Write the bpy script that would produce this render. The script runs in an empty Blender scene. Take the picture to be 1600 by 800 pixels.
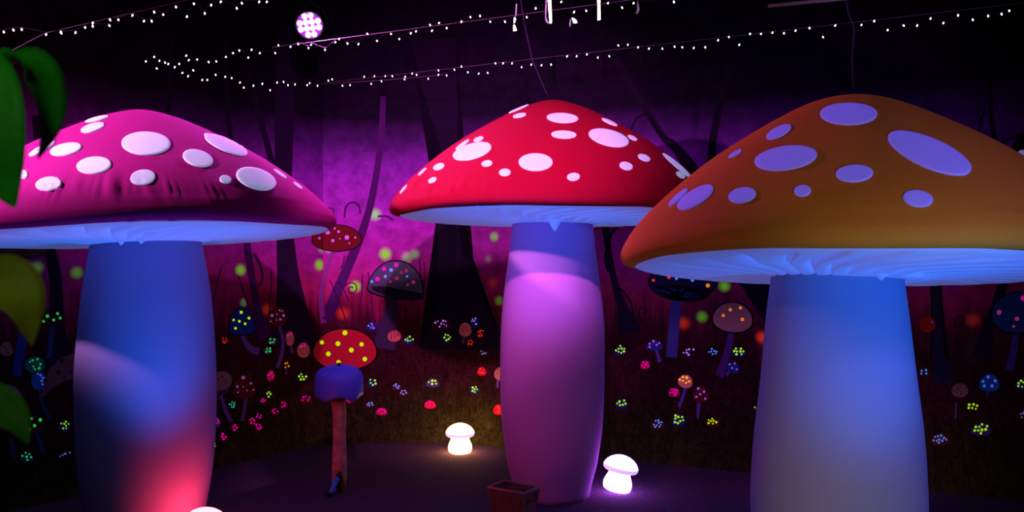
import bpy, math, random
from mathutils import Vector, Matrix
from mathutils.bvhtree import BVHTree

R = math.radians
random.seed(7)
F, HOR, CAMH = 1250.0, 417.0, 1.6          # focal length in pixels, horizon row, eye height

# ------------------------------------------------------------------ camera
scene = bpy.context.scene
C = scene.collection
cam = bpy.data.cameras.new('camera')
cam.sensor_width = 36.0
cam.lens = 36.0 * F / 1600.0
cam.shift_y = (HOR - 400.0) / 1600.0
cam.clip_start = 0.05
cam.dof.use_dof = True
cam.dof.focus_distance = 5.0
cam.dof.aperture_fstop = 5.6
camo = bpy.data.objects.new('camera', cam)
camo.location = (0, 0, CAMH)
camo.rotation_euler = (R(90), 0, 0)
C.objects.link(camo)
scene.camera = camo

# ------------------------------------------------------------------ world, exposure
w = bpy.data.worlds.new('world')
scene.world = w
w.use_nodes = True
w.node_tree.nodes['Background'].inputs[0].default_value = (0.10, 0.09, 0.40, 1)
w.node_tree.nodes['Background'].inputs[1].default_value = 0.022
vs = scene.view_settings
vs.view_transform = 'Standard'
vs.look = 'None'
vs.exposure = 0.0
vs.gamma = 1.0
vs.use_curve_mapping = False

# ------------------------------------------------------------------ stage lights of the room, plus added fill lights
def spot(name, loc, target, color, power, angle, blend=0.4, size=0.06):
    l = bpy.data.lights.new(name, 'SPOT')
    l.color = color
    l.energy = power
    l.spot_size = R(angle)
    l.spot_blend = blend
    l.shadow_soft_size = size
    o = bpy.data.objects.new(name, l)
    o.location = loc
    o.rotation_euler = (Vector(target) - Vector(loc)).to_track_quat('-Z', 'Y').to_euler()
    C.objects.link(o)
    return o

# magenta wash hung over the visitors, thrown on the mural
spot('magenta_wash_light', (-0.05, 1.2, 3.65), (-0.45, 7.2, 2.0), (1.0, 0.26, 0.92), 950, 43, 0.8, 0.05)
# violet fill added to brighten the mural on the right
spot('violet_fill_light', (3.3, 3.2, 3.9), (1.3, 6.5, 1.6), (0.36, 0.10, 1.0), 55, 70, 0.9, 0.1)
# hot pink lamp high on the left, on the pink cap
spot('pink_side_light', (-4.3, 2.6, 3.35), (-2.6, 4.3, 2.52), (1.0, 0.46, 0.92), 850, 48, 0.6, 0.08)
# second pink lamp from the left, on the red cap and the stems
spot('pink_cross_light', (-2.2, 1.4, 3.3), (0.48, 5.3, 1.25), (1.0, 0.22, 0.75), 140, 27, 0.7, 0.08)
spot('pink_cross_light', (-1.2, 0.6, 2.9), (1.25, 3.95, 0.85), (1.0, 0.25, 0.8), 60, 17, 0.7, 0.06)
# violet-blue black lights from the right, one high, one low
spot('blue_light', (3.6, 0.6, 3.3), (1.5, 4.2, 1.9), (0.26, 0.13, 1.0), 135, 60, 0.8, 0.25)
spot('blue_side_light', (3.9, 2.4, 1.2), (1.6, 4.1, 1.1), (0.01, 0.12, 1.0), 32, 55, 0.8, 0.2)
# unseen blue floods added low down to light the gills and stem tops
spot('gill_fill_light', (-1.45, 3.75, 0.1), (-2.0, 4.45, 1.80), (0.008, 0.22, 1.0), 95, 62, 0.9, 0.12)
spot('gill_fill_light', (-0.9, 2.2, 0.2), (0.28, 5.4, 2.02), (0.008, 0.22, 1.0), 300, 29, 0.9, 0.12)
spot('gill_fill_light', (2.2, 0.9, 0.2), (1.55, 3.9, 1.65), (0.004, 0.22, 1.0), 270, 34, 0.9, 0.12)
# unseen greenish warm fill near the visitors; upper one added for the orange skirt
spot('warm_fill_light', (1.1, 1.2, 0.25), (1.6, 3.7, 0.45), (0.90, 0.70, 0.35), 60, 46, 0.9, 0.15)
spot('warm_fill_light', (1.2, 0.3, 0.9), (1.5, 3.0, 2.15), (0.90, 0.85, 0.05), 60, 30, 0.6, 0.15)
# green fill light added near the eye to brighten the leaves
spot('leaf_fill_light', (-0.3, -0.5, 2.2), (-0.5, 0.75, 1.65), (0.55, 1.0, 0.35), 13, 60, 0.8, 0.1)

# ------------------------------------------------------------------ materials
MATS = {}
def mat(name, base, rough=0.85, emis=None, estr=0.0, bump=None, var=None, spec=0.2, sheen=0.0):
    """plain node material; bump=(scale, strength), var=(scale, amount)"""
    if name in MATS:
        return MATS[name]
    m = bpy.data.materials.new(name)
    m.use_nodes = True
    nt = m.node_tree
    b = nt.nodes['Principled BSDF']
    b.inputs['Base Color'].default_value = (*base, 1)
    b.inputs['Roughness'].default_value = rough
    b.inputs['Specular IOR Level'].default_value = spec
    if sheen:
        b.inputs['Sheen Weight'].default_value = sheen
    if emis:
        b.inputs['Emission Color'].default_value = (*emis, 1)
        b.inputs['Emission Strength'].default_value = estr
    if bump or var:
        tc = nt.nodes.new('ShaderNodeNewGeometry')
    if var:
        n = nt.nodes.new('ShaderNodeTexNoise')
        n.inputs['Scale'].default_value = var[0]
        n.inputs['Detail'].default_value = 4
        nt.links.new(tc.outputs['Position'], n.inputs['Vector'])
        mr = nt.nodes.new('ShaderNodeMapRange')
        mr.inputs[1].default_value = 0.3
        mr.inputs[2].default_value = 0.7
        mr.inputs[3].default_value = 1 - var[1]
        mr.inputs[4].default_value = 1 + var[1]
        nt.links.new(n.outputs['Fac'], mr.inputs[0])
        mx = nt.nodes.new('ShaderNodeVectorMath')
        mx.operation = 'SCALE'
        mx.inputs[0].default_value = base
        nt.links.new(mr.outputs[0], mx.inputs['Scale'])
        nt.links.new(mx.outputs[0], b.inputs['Base Color'])
    if bump:
        n2 = nt.nodes.new('ShaderNodeTexNoise')
        n2.inputs['Scale'].default_value = bump[0]
        n2.inputs['Detail'].default_value = 3
        nt.links.new(tc.outputs['Position'], n2.inputs['Vector'])
        bp = nt.nodes.new('ShaderNodeBump')
        bp.inputs['Strength'].default_value = bump[1]
        bp.inputs['Distance'].default_value = 0.01
        nt.links.new(n2.outputs['Fac'], bp.inputs['Height'])
        nt.links.new(bp.outputs[0], b.inputs['Normal'])
    MATS[name] = m
    return m

# ------------------------------------------------------------------ object helpers
def px(x, y, Z):
    """point at depth Z (metres from the eye) that lies on pixel x, y of the photograph"""
    return Vector(((x - 800.0) / F * Z, Z, CAMH + (HOR - y) / F * Z))

def mesh_obj(name, verts, faces, m, parent=None, smooth=True):
    me = bpy.data.meshes.new(name)
    off, q = Vector((0, 0, 0)), parent
    while q is not None:
        off += q.location
        q = q.parent
    me.from_pydata([tuple(Vector(v) - off) for v in verts], [], faces)
    me.materials.append(m)
    if smooth:
        me.polygons.foreach_set('use_smooth', [True] * len(me.polygons))
    me.update()
    o = bpy.data.objects.new(name, me)
    C.objects.link(o)
    if parent is not None:
        o.parent = parent
    return o

def tag(o, label, cat, group=None):
    o['label'] = label
    o['category'] = cat
    if group:
        o['group'] = group
    return o

def empty(name, loc, label, cat, group=None):
    o = bpy.data.objects.new(name, None)
    o.location = loc
    o.empty_display_size = 0.1
    C.objects.link(o)
    o.matrix_world = Matrix.Translation(loc)
    return tag(o, label, cat, group)

def lathe(profile, n=48, close=False):
    """profile [(r, z)]; r == 0 ends become poles"""
    V, Fc, rows = [], [], []
    for r, z in profile:
        if r < 1e-6:
            rows.append([len(V)])
            V.append((0, 0, z))
        else:
            rows.append(list(range(len(V), len(V) + n)))
            V += [(r * math.cos(2 * math.pi * k / n), r * math.sin(2 * math.pi * k / n), z) for k in range(n)]
    for a, b in zip(rows[:-1], rows[1:]):
        for k in range(n):
            k2 = (k + 1) % n
            if len(a) == 1 and len(b) == 1:
                continue
            if len(a) == 1:
                Fc.append((a[0], b[k], b[k2]))
            elif len(b) == 1:
                Fc.append((a[k], b[0], a[k2]))
            else:
                Fc.append((a[k], b[k], b[k2], a[k2]))
    return V, Fc

def tube(pts, r, n=6, caps=True):
    pts = [Vector(p) for p in pts]
    V, Fc = [], []
    up0 = Vector((0, 0, 1))
    for i, p in enumerate(pts):
        d = (pts[min(i + 1, len(pts) - 1)] - pts[max(i - 1, 0)])
        d = d.normalized() if d.length > 1e-9 else Vector((1, 0, 0))
        u = d.cross(up0)
        if u.length < 1e-3:
            u = d.cross(Vector((0, 1, 0)))
        u.normalize()
        v = d.cross(u)
        rr = r[i] if isinstance(r, (list, tuple)) else r
        for k in range(n):
            a = 2 * math.pi * k / n
            V.append(p + u * (rr * math.cos(a)) + v * (rr * math.sin(a)))
    for i in range(len(pts) - 1):
        for k in range(n):
            k2 = (k + 1) % n
            Fc.append((i * n + k, i * n + k2, (i + 1) * n + k2, (i + 1) * n + k))
    if caps:
        Fc.append(tuple(range(n))[::-1])
        Fc.append(tuple(range((len(pts) - 1) * n, len(pts) * n)))
    return V, Fc

def box(c, s, rz=0.0):
    c = Vector(c)
    M = Matrix.Rotation(rz, 3, 'Z')
    V = [c + M @ Vector((sx * s[0] / 2, sy * s[1] / 2, sz * s[2] / 2)) for sz in (-1, 1) for sy in (-1, 1) for sx in (-1, 1)]
    Fc = [(0, 2, 3, 1), (4, 5, 7, 6), (0, 1, 5, 4), (2, 6, 7, 3), (0, 4, 6, 2), (1, 3, 7, 5)]
    return V, Fc

def join(*parts):
    V, Fc = [], []
    for v, f in parts:
        o = len(V)
        V += list(v)
        Fc += [tuple(i + o for i in q) for q in f]
    return V, Fc

def interp(tab, t):
    if t <= tab[0][0]:
        return tab[0][1]
    for (a, va), (b, vb) in zip(tab[:-1], tab[1:]):
        if t <= b:
            return va + (vb - va) * (t - a) / (b - a)
    return tab[-1][1]

def smooth_interp(tab, t):
    """Catmull-Rom through (t, value)"""
    n = len(tab)
    if t <= tab[0][0]:
        return tab[0][1]
    for i in range(n - 1):
        if t <= tab[i + 1][0]:
            p0 = tab[max(i - 1, 0)]; p1 = tab[i]; p2 = tab[i + 1]; p3 = tab[min(i + 2, n - 1)]
            dt = p2[0] - p1[0]
            u = (t - p1[0]) / dt
            m1 = (p2[1] - p0[1]) / max(p2[0] - p0[0], 1e-9) * dt
            m2 = (p3[1] - p1[1]) / max(p3[0] - p1[0], 1e-9) * dt
            return ((2 * u**3 - 3 * u**2 + 1) * p1[1] + (u**3 - 2 * u**2 + u) * m1 + (-2 * u**3 + 3 * u**2) * p2[1] + (u**3 - u**2) * m2)
    return tab[-1][1]

# ------------------------------------------------------------------ the room
CEIL = 4.1
C1, C2 = Vector((-1.704, 7.22)), Vector((-0.514, 7.30))       # the two bends of the mural wall
LE, RE = Vector((-6.6, 1.14)), Vector((6.2, 4.225))           # where the side walls run out beyond the frame
SEG = {'left': (LE, C1), 'back': (C1, C2), 'right': (C2, RE)}

def wall_hit(x, y, off=0.0, s=None):
    s = s or ('left' if x < 505 else ('back' if x < 712 else 'right'))
    a, b = SEG[s]
    d = (b - a).normalized()
    n = Vector((d.y, -d.x))                       # towards the room
    a2 = a + n * off
    rx = (x - 800.0) / F
    # rx*Z = a.x + t*d.x ; Z = a.y + t*d.y
    t = (rx * a2.y - a2.x) / (d.x - rx * d.y)
    Z = a2.y + t * d.y
    return px(x, y, Z)

def seg_of(x):
    return 'left' if x < 505 else ('back' if x < 712 else 'right')

# fuzzy painted fireflies: (x, y, radius px, colour, strength)
G, OR, PG = (0.25, 0.95, 0.02), (0.75, 0.04, 0.01), (0.25, 0.6, 0.2)
FLIES = [(376, 422, 13, G, .9), (586, 335, 14, (0.3, .9, .2), .85), (499, 414, 13, G, .95), (602, 397, 14, G, .9),
         (636, 402, 13, PG, .7), (648, 397, 11, PG, .7), (555, 448, 13, G, .95), (381, 473, 10, PG, .55), (58, 418, 14, G, .35), (120, 426, 14, G, .4),
         (772, 370, 11, G, .6), (780, 470, 11, G, .35), (1097, 495, 13, G, .55), (1132, 447, 13, G, .8),
         (503, 389, 11, PG, .5), (514, 390, 9, PG, .5), (536, 490, 15, OR, .8), (417, 484, 14, OR, .6), (1068, 505, 15, OR, .8), (1190, 527, 14, OR, .8),
         (770, 442, 14, OR, .3), (540, 560, 10, OR, .1), (1520, 500, 16, OR, .3), (1408, 480, 9, G, .6), (763, 405, 9, G, .15)]

def mural_material(seg):
    m = bpy.data.materials.new('painted_mural_' + seg)
    m.use_nodes = True
    nt = m.node_tree
    N, L = nt.nodes, nt.links
    b = N['Principled BSDF']
    b.inputs['Roughness'].default_value = 0.95
    b.inputs['Specular IOR Level'].default_value = 0.05
    geo = N.new('ShaderNodeNewGeometry')
    sep = N.new('ShaderNodeSeparateXYZ')
    L.new(geo.outputs['Position'], sep.inputs[0])
    n1 = N.new('ShaderNodeTexNoise'); n1.inputs['Scale'].default_value = 1.1; n1.inputs['Detail'].default_value = 3
    L.new(geo.outputs['Position'], n1.inputs['Vector'])
    # vertical grass strokes
    mp = N.new('ShaderNodeMapping'); mp.inputs['Scale'].default_value = (22, 22, 1.6)
    L.new(geo.outputs['Position'], mp.inputs['Vector'])
    n2 = N.new('ShaderNodeTexNoise'); n2.inputs['Scale'].default_value = 1.0; n2.inputs['Detail'].default_value = 4
    L.new(mp.outputs[0], n2.inputs['Vector'])
    # z + noise
    a1 = N.new('ShaderNodeMath'); a1.operation = 'MULTIPLY_ADD'; a1.inputs[1].default_value = 0.22; a1.inputs[2].default_value = -0.11
    L.new(n1.outputs['Fac'], a1.inputs[0])
    a2 = N.new('ShaderNodeMath'); a2.operation = 'MULTIPLY_ADD'; a2.inputs[1].default_value = 0.55; a2.inputs[2].default_value = -0.275
    L.new(n2.outputs['Fac'], a2.inputs[0])
    # strokes only in the grass zone
    gz = N.new('ShaderNodeMapRange'); gz.inputs[1].default_value = 2.0; gz.inputs[2].default_value = 1.2; gz.inputs[3].default_value = 0.0; gz.inputs[4].default_value = 1.0
    L.new(sep.outputs['Z'], gz.inputs[0])
    a3 = N.new('ShaderNodeMath'); a3.operation = 'MULTIPLY'
    L.new(a2.outputs[0], a3.inputs[0]); L.new(gz.outputs[0], a3.inputs[1])
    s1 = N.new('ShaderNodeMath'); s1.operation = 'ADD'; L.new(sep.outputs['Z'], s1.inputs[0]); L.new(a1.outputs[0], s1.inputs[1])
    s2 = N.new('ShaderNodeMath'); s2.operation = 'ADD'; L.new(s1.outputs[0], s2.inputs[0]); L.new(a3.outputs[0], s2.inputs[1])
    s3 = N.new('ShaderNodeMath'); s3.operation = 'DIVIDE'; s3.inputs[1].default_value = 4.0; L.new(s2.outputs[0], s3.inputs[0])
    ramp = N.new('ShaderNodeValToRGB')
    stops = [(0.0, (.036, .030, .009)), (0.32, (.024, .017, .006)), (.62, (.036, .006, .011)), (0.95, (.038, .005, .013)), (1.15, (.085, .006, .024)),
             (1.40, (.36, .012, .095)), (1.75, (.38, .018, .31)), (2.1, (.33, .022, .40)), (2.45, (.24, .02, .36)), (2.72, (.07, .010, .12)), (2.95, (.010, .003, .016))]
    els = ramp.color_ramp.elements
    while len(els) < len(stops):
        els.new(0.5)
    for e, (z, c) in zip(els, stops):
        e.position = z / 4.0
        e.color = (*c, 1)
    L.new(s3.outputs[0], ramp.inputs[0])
    # brush marks
    n3 = N.new('ShaderNodeTexNoise'); n3.inputs['Scale'].default_value = 9; n3.inputs['Detail'].default_value = 6; n3.inputs['Roughness'].default_value = .7
    L.new(geo.outputs['Position'], n3.inputs['Vector'])
    mr = N.new('ShaderNodeMapRange'); mr.inputs[1].default_value = .3; mr.inputs[2].default_value = .7; mr.inputs[3].default_value = .62; mr.inputs[4].default_value = 1.35
    L.new(n3.outputs['Fac'], mr.inputs[0])
    # grass strokes low down
    mp4 = N.new('ShaderNodeMapping'); mp4.inputs['Scale'].default_value = (45, 45, 22)
    L.new(geo.outputs['Position'], mp4.inputs['Vector'])
    n4 = N.new('ShaderNodeTexNoise'); n4.inputs['Scale'].default_value = 1.0; n4.inputs['Detail'].default_value = 3; n4.inputs['Distortion'].default_value = 1.5
    L.new(mp4.outputs[0], n4.inputs['Vector'])
    mr4 = N.new('ShaderNodeMapRange'); mr4.inputs[1].default_value = .40; mr4.inputs[2].default_value = .66; mr4.inputs[3].default_value = .6; mr4.inputs[4].default_value = 1.7
    L.new(n4.outputs['Fac'], mr4.inputs[0])
    low = N.new('ShaderNodeMapRange'); low.inputs[1].default_value = 1.15; low.inputs[2].default_value = .75; low.inputs[3].default_value = 0; low.inputs[4].default_value = 1
    L.new(sep.outputs['Z'], low.inputs[0])
    mx4 = N.new('ShaderNodeMix'); mx4.data_type = 'FLOAT'
    L.new(low.outputs[0], mx4.inputs[0]); mx4.inputs[2].default_value = 1.0; L.new(mr4.outputs[0], mx4.inputs[3])
    mul = N.new('ShaderNodeMath'); mul.operation = 'MULTIPLY'; L.new(mr.outputs[0], mul.inputs[0]); L.new(mx4.outputs[0], mul.inputs[1])
    sc = N.new('ShaderNodeVectorMath'); sc.operation = 'SCALE'
    L.new(ramp.outputs[0], sc.inputs[0]); L.new(mul.outputs[0], sc.inputs['Scale'])
    col = sc.outputs[0]
    emis = None
    for fx, fy, fr, fc, fs in FLIES:
        if seg_of(fx) != seg:
            continue
        p = wall_hit(fx, fy)
        r = .92 * fr * p.y / F
        d = N.new('ShaderNodeVectorMath'); d.operation = 'DISTANCE'
        L.new(geo.outputs['Position'], d.inputs[0]); d.inputs[1].default_value = p
        q = N.new('ShaderNodeMapRange'); q.interpolation_type = 'SMOOTHSTEP'
        q.inputs[1].default_value = r; q.inputs[2].default_value = r * .12; q.inputs[3].default_value = 0; q.inputs[4].default_value = fs
        L.new(d.outputs['Value'], q.inputs[0])
        mx = N.new('ShaderNodeMix'); mx.data_type = 'RGBA'
        L.new(q.outputs[0], mx.inputs[0]); L.new(col, mx.inputs[6]); mx.inputs[7].default_value = (*fc, 1)
        col = mx.outputs[2]
        e = N.new('ShaderNodeVectorMath'); e.operation = 'SCALE'; e.inputs[0].default_value = fc
        L.new(q.outputs[0], e.inputs['Scale'])
        if emis is None:
            emis = e.outputs[0]
        else:
            ad = N.new('ShaderNodeVectorMath'); ad.operation = 'ADD'
            L.new(emis, ad.inputs[0]); L.new(e.outputs[0], ad.inputs[1])
            emis = ad.outputs[0]
    L.new(col, b.inputs['Base Color'])
    if emis is not None:                          # ultraviolet paint
        L.new(emis, b.inputs['Emission Color'])
        b.inputs['Emission Strength'].default_value = 0.25
    return m

def struct(o):
    o['kind'] = 'structure'
    return o

WALL, BASE = {}, {}
for s, (a, b_) in SEG.items():
    d = (b_ - a).normalized()
    n = Vector((d.y, -d.x))
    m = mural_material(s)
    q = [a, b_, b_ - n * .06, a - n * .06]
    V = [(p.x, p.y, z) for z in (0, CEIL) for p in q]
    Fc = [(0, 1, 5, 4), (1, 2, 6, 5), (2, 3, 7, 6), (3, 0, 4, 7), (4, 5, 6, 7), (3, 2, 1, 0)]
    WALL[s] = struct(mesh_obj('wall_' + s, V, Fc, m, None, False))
    # low board along the foot of the wall
    t = .012
    q = [a + n * t, b_ + n * t, b_ + n * .0005, a + n * .0005]
    V = [(p.x, p.y, z) for z in (0.0, .138) for p in q] + [(a.x + n.x * (t - .004), a.y + n.y * (t - .004), .146), (b_.x + n.x * (t - .004), b_.y + n.y * (t - .004), .146), (b_.x + n.x * .0005, b_.y + n.y * .0005, .146), (a.x + n.x * .0005, a.y + n.y * .0005, .146)]
    Fc = [(0, 1, 5, 4), (1, 2, 6, 5), (3, 0, 4, 7), (3, 2, 1, 0), (4, 5, 9, 8), (8, 9, 10, 11), (5, 6, 10, 9), (7, 4, 8, 11)]
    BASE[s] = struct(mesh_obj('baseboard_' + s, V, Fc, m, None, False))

carpet = mat('dark_carpet', (.12, .062, .115), 1.0, bump=(160, 1.0), var=(70, .6), spec=.05)
fl = [(-6.6, -3, 0), (7, -3, 0), (7, 8, 0), (-6.6, 8, 0)]
V = fl + [(x, y, -.1) for x, y, z in fl]
struct(mesh_obj('floor', V, [(0, 1, 2, 3), (7, 6, 5, 4), (0, 4, 5, 1), (1, 5, 6, 2), (2, 6, 7, 3), (3, 7, 4, 0)], carpet, None, False))
V = [(x, y, CEIL) for x, y, z in fl] + [(x, y, CEIL + .1) for x, y, z in fl]
struct(mesh_obj('ceiling', V, [(3, 2, 1, 0), (4, 5, 6, 7), (1, 5, 4, 0), (2, 6, 5, 1), (3, 7, 6, 2), (0, 4, 7, 3)], mat('black_ceiling', (.006, .005, .008), .95, spec=.05), None, False))

# ------------------------------------------------------------------ paint on the mural
def paint(c, e=0.0, rough=.9):
    return mat('paint_%d_%d_%d_%d' % (c[0] * 999, c[1] * 999, c[2] * 999, e * 100), c, rough, c if e else None, e, spec=.05)

def clip(poly, x0, x1):
    for lim, keep in ((x0, lambda q: q >= x0), (x1, lambda q: q <= x1)):
        out = []
        for i, p in enumerate(poly):
            r_ = poly[i - 1]
            if keep(p[0]) != keep(r_[0]):
                t = (lim - r_[0]) / (p[0] - r_[0])
                out.append((lim, r_[1] + t * (p[1] - r_[1])))
            if keep(p[0]):
                out.append(p)
        poly = out
        if len(poly) < 3:
            return None
    return poly

def flat(name, polys, m, layer, parent, label=None):
    """painted shape(s): pixel outlines laid on the wall surface, a coat of paint thick"""
    V, Fc = [], []
    pieces = []
    for poly in polys:
        for sg, x0, x1 in (('left', -900, 505), ('back', 505, 712), ('right', 712, 3000)):
            q = clip(poly, x0, x1)
            if q:
                pieces.append((q, sg))
    for poly, sg in pieces:
        o = len(V)
        n = len(poly)
        cx = sum(p[0] for p in poly) / n
        cy = sum(p[1] for p in poly) / n
        top = .0012 * layer
        V.append(wall_hit(cx, cy, top, sg))
        V += [wall_hit(x, y, top, sg) for x, y in poly]
        V += [wall_hit(x, y, top - .0011, sg) for x, y in poly]
        for k in range(n):
            k2 = (k + 1) % n
            Fc.append((o, o + 1 + k2, o + 1 + k))
            Fc.append((o + 1 + k, o + 1 + k2, o + 1 + n + k2, o + 1 + n + k))
    ob = mesh_obj(name, V, Fc, m, None, False)
    ob.parent = parent
    if label:
        ob['label'] = label
    return ob

def strip(name, pts, widths, m, layer, parent, label=None, multi=False):
    """painted stroke through pixel points with widths"""
    lines = pts if multi else [pts]
    V, Fc = [], []
    for li, P in enumerate(lines):
        W = widths[li] if multi else widths
        # densify
        Q = []
        for i in range(len(P) - 1):
            for k in range(4):
                t = i + k / 4
                Q.append((smooth_interp([(j, p[0]) for j, p in enumerate(P)], t), smooth_interp([(j, p[1]) for j, p in enumerate(P)], t), interp(list(enumerate(W)), t)))
        Q.append((P[-1][0], P[-1][1], W[-1]))
        o = len(V)
        top = .0012 * layer
        for i, (x, y, wd) in enumerate(Q):
            x0, y0, _ = Q[max(i - 1, 0)]
            x1, y1, _ = Q[min(i + 1, len(Q) - 1)]
            dx, dy = x1 - x0, y1 - y0
            l = math.hypot(dx, dy) or 1
            nx, ny = -dy / l * wd / 2, dx / l * wd / 2
            V += [wall_hit(x + nx, y + ny, top), wall_hit(x - nx, y - ny, top), wall_hit(x + nx, y + ny, top - .0011), wall_hit(x - nx, y - ny, top - .0011)]
        for i in range(len(Q) - 1):
            a = o + i * 4
            Fc += [(a, a + 4, a + 5, a + 1), (a, a + 2, a + 6, a + 4), (a + 1, a + 5, a + 7, a + 3)]
    ob = mesh_obj(name, V, Fc, m, None, False)
    ob.parent = parent
    if label:
        ob['label'] = label
    return ob

def ell(cx, cy, w_, h_, rot=0, n=14):
    c, s = math.cos(R(rot)), math.sin(R(rot))
    out = []
    for k in range(n):
        a = 2 * math.pi * k / n
        x, y = w_ / 2 * math.cos(a), h_ / 2 * math.sin(a)
        out.append((cx + x * c - y * s, cy + x * s + y * c))
    return out

def dome(cx, cy, w_, h_, rot=0, low=.28, n=26, pw=2.0):
    """mushroom cap outline: round top, shallow underside; cx, cy is the middle of the box"""
    c, s = math.cos(R(rot)), math.sin(R(rot))
    out = []
    for k in range(n):
        a = 2 * math.pi * k / n
        ca, sa = math.cos(a), math.sin(a)
        x = w_ / 2 * math.copysign(abs(ca) ** (2 / pw), ca)
        if sa < 0:
            y = h_ * (1 - low) * -abs(sa) ** (2 / pw)
        else:
            y = h_ * low * abs(sa) ** (2 / pw)
        y += h_ * (.5 - low)
        out.append((cx + x * c - y * s, cy + x * s + y * c))
    return out

YG, MG, BL, RD, ORG, LI, GR = (.50, 1.0, .0), (1.0, .0, .50), (.10, .33, 1.0), (1.0, .03, .012), (1.0, .28, .01), (.50, .22, .85), (.03, .85, .10)
NAVY, DRED, SALM, CRIM, RED, GREY, DARK, BLUE, TEAL, BROWN = (.012, .025, .20), (.13, .006, .012), (.62, .12, .13), (.55, .012, .06), (.75, .01, .02), (.08, .06, .12), (.035, .008, .02), (.02, .07, .50), (.015, .10, .16), (.20, .08, .10)
STEMC = (.16, .07, .34)
BLACK = (.004, .003, .006)

def dots(cx, cy, w_, h_, n, r, seed):
    rnd = random.Random(seed)
    out = []
    tries = 0
    while len(out) < n and tries < 400:
        tries += 1
        a, q = rnd.uniform(0, 2 * math.pi), math.sqrt(rnd.uniform(0, 1)) * .72
        x, y = cx + math.cos(a) * q * w_ / 2, cy - h_ * .06 + math.sin(a) * q * h_ / 2
        if all(math.hypot(x - u, y - v) > r * 2.25 for u, v, _ in out):
            out.append((x, y, r * rnd.uniform(.65, 1.05)))
    return out

def pm(cx, cy, w_, h_, cap, dot=None, n=5, r=2.2, rot=0, stem=None, outline=0, de=.55, ce=.04, spots=None, low=.28, label=None, sw=(4, 5), stemc=STEMC, seed=None):
    """painted mushroom: cap (the part itself), outline, stem and dots as its sub-parts"""
    par = WALL[seg_of(cx)]
    o = flat('painted_mushroom', [dome(cx, cy, w_, h_, rot, low)], paint(cap, ce), 4, par, label)
    if outline:
        flat('outline', [dome(cx, cy, w_ + outline, h_ + outline, rot, low)], paint(BLACK), 3, o)
    if stem:
        strip('stem', stem, [sw[0] + (sw[1] - sw[0]) * i / (len(stem) - 1) for i in range(len(stem))], paint(stemc), 2, o)
    groups = []
    if spots:
        groups = spots
    elif dot:
        groups = [(dot, dots(cx, cy, w_, h_, n, r, seed or int(cx * 7 + cy)))]
    for colr, pts in groups:
        flat('dots', [ell(x, y, 2 * q, 2 * q, 0, 10) for x, y, q in pts], paint(colr, de), 6, o)
    return o

TREE = (.014, .004, .022)
def tree(poly, par, label=None, c=TREE, layer=1):
    return flat('painted_tree', [poly], paint(c), layer, WALL[par], label)

def tree_stroke(pts, widths, par, c=TREE, label=None, layer=1):
    return strip('painted_tree', pts, widths, paint(c), layer, WALL[par], label)

MID = (.065, .007, .095)
DUSK = (.020, .005, .034)
# left wall trees
strip('painted_tree', [(449, 40), (444, 200), (443, 280), (445, 360), (450, 430), (456, 490), (460, 540)], [34, 30, 26, 26, 34, 52, 80], paint(DUSK), 1, WALL['left'], 'thick dark tree trunk painted on the mural')
tree_stroke([(380, 80), (412, 205), (424, 250), (436, 290)], [9, 9, 10, 14], 'left', DUSK)
tree_stroke([(383, 355), (388, 400), (396, 450), (406, 500), (414, 530)], [12, 11, 11, 14, 22], 'left', MID)
tree_stroke([(397, 395), (408, 420), (409, 440), (403, 448)], [4, 4, 4, 3], 'left', MID)
tree_stroke([(268, 60), (262, 200), (264, 260)], [8, 6, 5], 'left', DUSK)
tree_stroke([(352, 60), (357, 190), (364, 225)], [9, 7, 6], 'left', DUSK)
tree_stroke([(68, 360), (82, 410), (88, 450), (88, 500), (90, 570)], [16, 19, 19, 24, 40], 'left', DUSK)
tree_stroke([(57, 180), (62, 240)], [15, 14], 'left', DUSK)
tree_stroke([(372, 430), (382, 460), (392, 490)], [2, 3, 4], 'left', MID)
tree_stroke([(345, 420), (336, 460), (330, 500)], [2, 2, 3], 'left', MID)
tree_stroke([(424, 420), (423, 460), (420, 500)], [2, 2, 3], 'left', MID)
# back wall trees
tree_stroke([(599, 150), (596, 210), (590, 260), (581, 310), (570, 350), (555, 390), (538, 430), (523, 465), (510, 500)], [9, 10, 10, 11, 12, 14, 15, 17, 20], 'back', MID, 'slender curved tree trunk painted behind the round red caps')
flat('painted_tree', [[(640, 60), (660, 140), (676, 190), (690, 235), (698, 300), (683, 345), (680, 385), (677, 425), (684, 455), (686, 480), (672, 515), (655, 545), (712, 548), (712, 340), (712, 60)]], paint(TREE), 1, WALL['back'], 'broad dark stump and trunk painted in the corner')
flat('painted_tree', [[(712, 60), (716, 230), (716, 340), (719, 375), (723, 402), (735, 408), (743, 422), (750, 440), (753, 470), (766, 490), (779, 515), (790, 548), (712, 548)]], paint(TREE), 1, WALL['right'])
strip('painted_swirl', [(552, 450), (549, 448), (545, 451), (546, 457), (552, 458), (557, 452), (555, 444), (546, 442), (537, 449), (530, 462)], [2] * 10, paint(MID), 2, WALL['back'], 'small spiral fern curl painted on the mural')
strip('painted_swirl', [(519, 344), (522, 330), (518, 326), (512, 325)], [2] * 4, paint(MID), 1, WALL['back'])
strip('painted_swirl', [(538, 340), (541, 322), (552, 316), (561, 322), (563, 334)], [3] * 5, paint(MID), 1, WALL['back'])
strip('painted_swirl', [(590, 338), (604, 338), (614, 344)], [3] * 3, paint(MID), 1, WALL['back'])
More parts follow.
